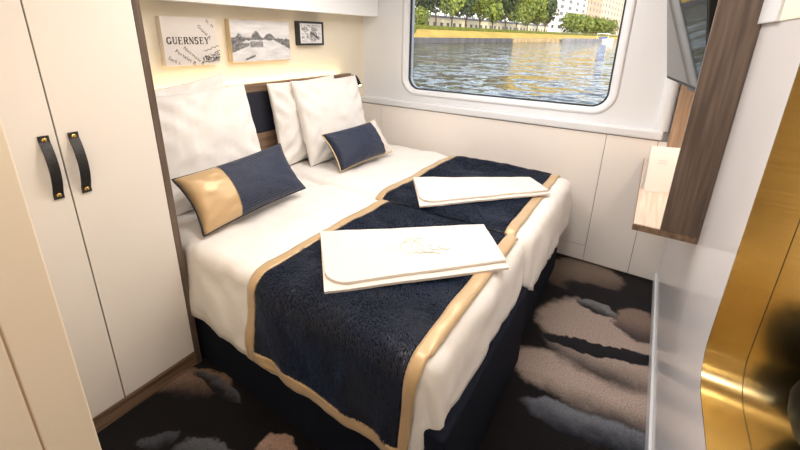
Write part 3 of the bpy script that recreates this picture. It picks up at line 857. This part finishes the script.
# local: -y runs toward the viewer along the screen, -x is the screen side
bm = bmesh.new(); add_box(bm, 0, .035, -.68, 0, 0, TZ1-TZ0, .003)
from_bm('casing', bm, M['bezel'], tv)
bm = bmesh.new(); add_box(bm, -.0015, .0005, -.67, -.010, .014, TZ1-TZ0-.010)
from_bm('screen', bm, M['screen'], tv)
bm = bmesh.new(); add_box(bm, .036, .105, -.42, -.30, .05, .25, .003); add_box(bm, .036, .06, -.50, -.22, -.035, .30, .003)
from_bm('wall_mount', bm, M['black'], tv)

# ------------------------------------------------------------------ brass lined niche
nc = thing('wall_niche', 'brass lined rounded niche in the white right wall', 'niche', (XR, .67, NZ0))
def nring(y0, y1, z0, z1, r, x): return [(x-nc.location.x, y-nc.location.y, z-nc.location.z) for y, z in rrect(y0, y1, z0, z1, r, 14)]
def lining(name, xa, xb, g=0.0):
    bm = bmesh.new()
    A = nring(NY0+g, NY1-g, NZ0+g, NZ1-g, .10-g, xa); B = nring(NY0+g, NY1-g, NZ0+g, NZ1-g, .10-g, xb)
    C_ = nring(NY0-.004, NY1+.004, NZ0-.004, NZ1+.004, .104, xa); D = nring(NY0-.004, NY1+.004, NZ0-.004, NZ1+.004, .104, xb)
    ring_strip(bm, A, B); ring_strip(bm, A, C_); ring_strip(bm, B, D)
    bmesh.ops.remove_doubles(bm, verts=bm.verts, dist=1e-6)
    o = from_bm(name, bm, M['brass'], nc, smooth=True)
    md = o.modifiers.new('split', 'EDGE_SPLIT'); md.split_angle = radians(40)
lining('outer_lining', XR-.002, .3140, .002)
lining('inner_lining', .3158, .62, .002)
bm = bmesh.new(); ring_strip(bm, nring(NY0, NY1, NZ0, NZ1, .1, .3135), nring(NY0, NY1, NZ0, NZ1, .1, .3163)); from_bm('seam', bm, M['gap_dark'], nc)
bm = bmesh.new(); bm.faces.new([bm.verts.new(p) for p in nring(NY0-.004, NY1+.004, NZ0-.004, NZ1+.004, .104, .621)]); from_bm('back_panel', bm, M['warm_panel'], nc)
light('niche_fill_light', 'AREA', (.47, .60, NZ1-.02), 1.6, WARM, shape='DISK', size=.12)  # added fill with no fixture, brightens the dark brass lining
# dark vessel inside the niche
def lathe(prof, n=36):
    bm = bmesh.new(); R = [[bm.verts.new((r*cos(2*pi*k/n), r*sin(2*pi*k/n), z)) for k in range(n)] for r, z in prof]
    for a, b_ in zip(R, R[1:]):
        for k in range(n): bm.faces.new((a[k], a[(k+1) % n], b_[(k+1) % n], b_[k]))
    bm.faces.new(R[0]); bm.faces.new(R[-1])
    return bm
o = from_bm('vessel', lathe([(.035, 0), (.05, .004), (.075, .03), (.092, .07), (.098, .11), (.09, .15), (.072, .18), (.068, .18), (.085, .15), (.092, .11), (.086, .07), (.07, .035), (.03, .012)]), M['vessel'], smooth=True)
o.location = (.458, .985, NZ0+.002); tag(o, 'dark rounded vessel standing inside the brass niche', 'vessel')

# ------------------------------------------------------------------ outside: river, far bank, trees, buildings, boat
ZW = -1.1
BA = Vector((-77.5, 130.8, 0)); BBp = Vector((-49.8, 528.2, 0)); BT = (BBp-BA).normalized(); BN = Vector((-BT.y, BT.x, 0))   # BN points inland
def bank(s, d, z): p = BA+BT*s+BN*d; return Vector((p.x, p.y, z))
def water_mat():
    X = bpy.data.materials.new('river_water'); X.use_nodes = True
    n = X.node_tree.nodes; L = X.node_tree.links; b = n['Principled BSDF']
    b.inputs['Base Color'].default_value = (*s2l((30,38,40)), 1); b.inputs['Roughness'].default_value = .02; b.inputs['IOR'].default_value = 1.33
    tc = n.new('ShaderNodeTexCoord'); mp = n.new('ShaderNodeMapping'); mp.inputs['Scale'].default_value = (.55, 1.0, 1); mp.inputs['Rotation'].default_value = (0, 0, radians(-20))
    L.new(tc.outputs['Object'], mp.inputs[0])
    acc = None
    for sc_, w in ((.30, .40), (1.1, .46), (3.6, .40)):
        t = n.new('ShaderNodeTexNoise'); t.inputs['Scale'].default_value = sc_; t.inputs['Detail'].default_value = 2; t.inputs['Distortion'].default_value = .4
        L.new(mp.outputs[0], t.inputs['Vector'])
        q = n.new('ShaderNodeVectorMath'); q.operation = 'SUBTRACT'; q.inputs[1].default_value = (.5, .5, .5); L.new(t.outputs['Color'], q.inputs[0])
        r = n.new('ShaderNodeVectorMath'); r.operation = 'MULTIPLY'; r.inputs[1].default_value = (w*.8, w*1.3, 0); L.new(q.outputs[0], r.inputs[0])
        if acc is None: acc = r.outputs[0]
        else:
            ad = n.new('ShaderNodeVectorMath'); ad.operation = 'ADD'; L.new(acc, ad.inputs[0]); L.new(r.outputs[0], ad.inputs[1]); acc = ad.outputs[0]
    up = n.new('ShaderNodeVectorMath'); up.operation = 'ADD'; up.inputs[1].default_value = (0, 0, 1); L.new(acc, up.inputs[0])
    nm = n.new('ShaderNodeVectorMath'); nm.operation = 'NORMALIZE'; L.new(up.outputs[0], nm.inputs[0])
    L.new(nm.outputs[0], b.inputs['Normal'])
    return X
bm = bmesh.new()
bm.faces.new([bm.verts.new(p) for p in ((-700, 3.2, ZW), (600, 3.2, ZW), (600, 1500, ZW), (-700, 1500, ZW))])
structure(from_bm('river', bm, water_mat()), 'rippled river water outside the window')
M['stone'] = mat('quay_stone', (198,172,128), .85, rgb2=(166,140,102), noise_scale=.25)
M['quay_grey'] = mat('quay_concrete', (150,146,150), .85, rgb2=(120,118,124), noise_scale=.2)
M['quay_dark'] = mat('dark_quay_concrete', (104,102,104), .85, rgb2=(84,82,86), noise_scale=.2)
M['grass'] = mat('dry_grass', (198,166,80), .95, rgb2=(168,142,72), noise_scale=.12)
M['hedge'] = mat('hedge_leaves', (120,124,44), .9, rgb2=(84,96,38), noise_scale=.5)
M['leaf_a'] = mat('tree_leaves', (136,146,62), .8, rgb2=(80,96,50), noise_scale=.5)
M['leaf_b'] = mat('dark_tree_leaves', (82,96,60), .8, rgb2=(54,66,46), noise_scale=.5)
M['bark'] = mat('tree_bark', (92,76,60), .9, noise_amt=.3, noise_scale=2)
S0, S1 = -60, 700
def strip_obj(name, prof, s0, s1, material, n=40, jit=0.0):
    v, f = [], []
    m_ = len(prof)
    for i in range(n+1):
        s = s0+(s1-s0)*i/n
        for (d, z) in prof: v.append(bank(s, d+jit*fbm(s*.03, d), z))
    for i in range(n):
        for k in range(m_-1): a = i*m_+k; f.append((a, a+1, a+m_+1, a+m_))
    return from_py(name, v, f, material)
SQ = 96
structure(strip_obj('quay_wall', [(0, ZW-1), (0, .7), (.6, .8)], SQ, S1, M['stone']), 'yellow stone quay wall on the far bank')
structure(strip_obj('quay_wall', [(-.4, ZW-1), (-.4, .9), (.6, 1.0)], S0, SQ, M['quay_dark']), 'dark concrete quay wall on the left of the far bank')
structure(strip_obj('quay_path', [(.6, .8), (5, .95)], S0, S1, M['quay_grey']), 'pale path along the quay')
structure(strip_obj('ground_grass', [(5, .95), (8, 1.6), (16, 4.2), (20, 4.6)], S0, S1, M['grass'], jit=.5), 'yellow sunlit grass bank')
structure(strip_obj('ground_promenade', [(20, 4.6), (400, 5.5)], S0, S1, M['quay_grey']))
tag(strip_obj('hedge', [(19, 4.4), (18.8, 6.1), (19.3, 6.4), (20.6, 6.4), (21, 4.4)], S0, S1, M['hedge'], 160, .4), 'long low hedge along the top of the grass bank', 'hedge', kind='stuff')

def tree_meshes(seed, h, w, trunk_h, nl, ls):
    rnd = random.Random(seed); v, f = [], []
    blobs = []
    for k in range(11):
        a = rnd.uniform(0, 2*pi); rr = w*.5*sqrt(rnd.random())*.7; zz = trunk_h + (h-trunk_h)*(.18+.64*rnd.random())
        sh = 1-abs((zz-trunk_h)/(h-trunk_h)-.45)*.9
        blobs.append((rr*cos(a)*sh, rr*sin(a)*sh, zz, w*.27*rnd.uniform(.8, 1.2)))
    blobs.append((0, 0, trunk_h+(h-trunk_h)*.45, w*.34))
    for k in range(nl):
        bx, by, bz, br = rnd.choice(blobs)
        u = Vector((rnd.gauss(0,1), rnd.gauss(0,1), rnd.gauss(0,1))).normalized()
        p = Vector((bx, by, bz))+u*br*(.72+.3*rnd.random())
        n = (u+Vector((rnd.gauss(0,.6), rnd.gauss(0,.6), rnd.gauss(0,.6)))).normalized()
        t = n.orthogonal().normalized(); b_ = n.cross(t); s = ls*rnd.uniform(.6, 1.3)
        i = len(v); v += [p+t*s, p+b_*s*.7, p-t*s, p-b_*s*.7]; f.append((i, i+1, i+2, i+3))
    cm = bpy.data.meshes.new('crown'); cm.from_pydata(v, [], f)
    bm = tube_mesh([(0,0,-.3), (.05,0,trunk_h*.6), (0,.1,trunk_h+1.2)], [h*.024, h*.018, h*.012], 8)
    for a in (0, 2.1, 4.2): tube_mesh([(0,0,trunk_h*.75), (cos(a)*w*.12, sin(a)*w*.12, trunk_h+1.0), (cos(a)*w*.24, sin(a)*w*.24, trunk_h+(h-trunk_h)*.4)], [h*.011, h*.008, h*.004], 6, False, bm)
    tm = bpy.data.meshes.new('trunk'); bm.to_mesh(tm); bm.free()
    return cm, tm
protos = {}
for key, (sd, h, w, th, nl, ls, mt) in {'tall': (1, 17, 10, 3.6, 2600, .55, 'leaf_a'), 'tall_b': (2, 18, 11, 4.0, 2600, .55, 'leaf_b'), 'round': (3, 9, 10, 1.5, 1800, .5, 'leaf_a'), 'tall_c': (5, 16, 9, 3.4, 2400, .55, 'leaf_a'), 'low': (6, 13, 16, 2.5, 2200, .8, 'leaf_a')}.items():
    cm, tm = tree_meshes(sd, h, w, th, nl, ls); cm.materials.append(M[mt]); tm.materials.append(M['bark']); protos[key] = (cm, tm)
def tree(kind, s, d, z, sc_, rz, label, group):
    t = thing('tree', label, 'tree', bank(s, d, z), rz, group); t.scale = (sc_, sc_, sc_)
    if kind != 'round' and kind != 'low': t.scale = (sc_*.78, sc_*.78, sc_)
    for nm, me in zip(('crown', 'trunk'), protos[kind]):
        o = bpy.data.objects.new(nm, me); COL.objects.link(o); o.parent = t
    return t
def ray_s(px_x, d):
    """station along the bank where the sight line of an image column meets the row standing d inland"""
    dv = rt2*((px_x-CX)/F_PX)+dn2*((20-CY)/F_PX)+fw
    q = Vector((dv.x, dv.y, 0)); o_ = BA+BN*d
    # q*k = o_ + BT*s
    det = q.x*(-BT.y)-(-BT.x)*q.y
    k = (o_.x*(-BT.y)+BT.x*o_.y)/det
    p = q*k-o_
    return p.dot(BT)
row = [(404,'tall_b'), (421,'round'), (436,'tall_b'), (452,'tall'), (466,'tall_b'), (480,'tall'), (493,'tall_c'), (506,'tall_b'), (517,'tall'), (528,'tall_c'), (538,'tall'), (546,'tall_b')]
ordn = ['first','second','third','fourth','fifth','sixth','seventh','eighth','ninth','tenth','eleventh','twelfth']
for i, (pxx, kd) in enumerate(row):
    d = 27+(i % 3)*3 if kd != 'round' else 22
    tree(kd, ray_s(pxx, d), d, 4.8, (1.0 if kd == 'round' else 1.9) if i < 7 else 2.0, i*1.3, f'{ordn[i]} leafy green tree from the left in the riverside row', 'riverside trees')
for i, pxx in enumerate((400, 415, 430, 446, 460, 474, 488, 502, 515, 527, 538, 549)):
    tree('tall_b', ray_s(pxx, 72), 72, 4.8, 2.5, i*2.1+.5, f'{ordn[i]} dark green tree from the left in the row behind the riverside trees', 'trees behind the riverside row')
for i, pxx in enumerate((573, 583, 592, 601, 610)):
    tree('low', ray_s(pxx, 34), 34, 4.9, 1.6, i*.9, f'{ordn[i]} low bushy tree from the left before the apartment buildings', 'low trees before the buildings')
for i, (pxx, w_) in enumerate(((409, 1),)):
    o = tree('round', ray_s(pxx+4, 12), 12, 1.6, .42, .4, 'dark rounded shrub on the grass bank at the left edge of the window', 'bank shrubs')
# buildings
def building(label, pa, pb, d, depth, h, wall, rows, cols, z0=5.0, sill=6.0):
    s0, s1 = ray_s(pa, d), ray_s(pb, d)
    if s1 < s0: s0, s1 = s1, s0
    t = thing('building', label, 'building', bank((s0+s1)/2, d+depth/2, z0), atan2(BT.y, BT.x))
    Lh = (s1-s0)/2
    bm = bmesh.new(); add_box(bm, -Lh, Lh, -depth/2, depth/2, -1, h); from_bm('walls', bm, wall, t)
    bm = bmesh.new(); add_box(bm, -Lh-.5, Lh+.5, -depth/2-.5, depth/2+.5, h, h+1.2); from_bm('roof', bm, M['quay_grey'], t)
    wm = bpy.data.meshes.new('window'); b2 = bmesh.new(); add_box(b2, -.5, .5, -.08, .08, -.5, .5); b2.to_mesh(wm); b2.free(); wm.materials.append(M['win_dark'])
    for r in range(rows):
        for c in range(cols):
            zz = sill+(h-sill-2)*(r+.5)/rows
            o = bpy.data.objects.new('window', wm); COL.objects.link(o); o.parent = t
            o.location = (-Lh+2*Lh*(c+.5)/cols, -depth/2-.05, zz); o.scale = (2*Lh/cols*.4, 1, (h-sill)/rows*.5)
            # the side that faces back along the river
            o = bpy.data.objects.new('window', wm); COL.objects.link(o); o.parent = t
            o.location = (-Lh-.05, -depth/2+depth*(c+.5)/cols, zz); o.rotation_euler = (0, 0, pi/2); o.scale = (depth/cols*.4, 1, (h-sill)/rows*.5)
    return t
M['win_dark'] = mat('window_dark', (96,92,92), .3, noise_amt=.1)
M['b_white'] = mat('white_render', (236,230,222), .8, noise_amt=.04, noise_scale=.1)
M['b_pink'] = mat('pink_render', (222,176,150), .8, noise_amt=.05, noise_scale=.1)
M['b_cream'] = mat('cream_render', (232,206,176), .8, noise_amt=.05, noise_scale=.1)
M['b_pale'] = mat('pale_stone', (240,226,190), .8, noise_amt=.1, noise_scale=.2)
building('white apartment building beyond the low trees', 556, 585, 62, 26, 70, M['b_white'], 8, 4)
building('pink apartment building beside the white one', 587, 600, 62, 24, 64, M['b_pink'], 6, 4)
building('cream apartment building at the right edge of the window view', 602, 628, 66, 24, 80, M['b_cream'], 7, 9)
building('low pale building behind the riverside trees', 380, 549, 48, 10, 7.5, M['b_pale'], 1, 34, sill=.5)
# white boat moored at the quay
bs = ray_s(607, -6)
bt = thing('boat', 'white motor boat with a canopy moored at the quay', 'boat', bank(bs, -6, ZW), atan2(BT.y, BT.x)+radians(-75))
M['boat_white'] = mat('boat_white', (240,240,244), .3, noise_amt=.02); M['boat_blue'] = mat('boat_blue', (70,92,150), .3, noise_amt=.05)
bm = bmesh.new()
secs = [(-7.5, 2.3, 2.2), (-4, 2.6, 2.2), (0, 2.6, 2.4), (4, 2.0, 2.7), (7, .8, 3.1), (8.6, .05, 3.4)]
R = []
for (x, w, h) in secs: R.append([bm.verts.new(p) for p in ((x, -w, h), (x, -w*.8, .3), (x, 0, -.4), (x, w*.8, .3), (x, w, h))])
for a, b_ in zip(R, R[1:]):
    for k in range(4): bm.faces.new((a[k], a[k+1], b_[k+1], b_[k]))
    bm.faces.new((a[0], a[4], b_[4], b_[0]))
bm.faces.new(R[0])
from_bm('hull', bm, M['boat_white'], bt)
bm = bmesh.new(); add_box(bm, -4, 3, -1.9, 1.9, 2.2, 4.4, .3); from_bm('cabin', bm, M['boat_blue'], bt)
bm = bmesh.new(); add_box(bm, -6.5, 4.2, -2.4, 2.4, 7.2, 7.7, .15); from_bm('canopy', bm, M['boat_white'], bt)
for (x, y) in ((-6, -2), (-6, 2), (3.6, -2), (3.6, 2)): from_bm('canopy_post', tube_mesh([(x, y, 2.2), (x, y, 7.3)], .09, 6), M['boat_white'], bt)
# low barge against the quay
bg_s = ray_s(588, -4)
pt_ = thing('pontoon', 'long low grey pontoon lying along the quay left of the boat', 'pontoon', bank(bg_s, -4, ZW), atan2(BT.y, BT.x))
bm = bmesh.new(); add_box(bm, -60, 60, -2.5, 2.5, -.3, 2.6, .3); from_bm('deck', bm, M['quay_grey'], pt_)
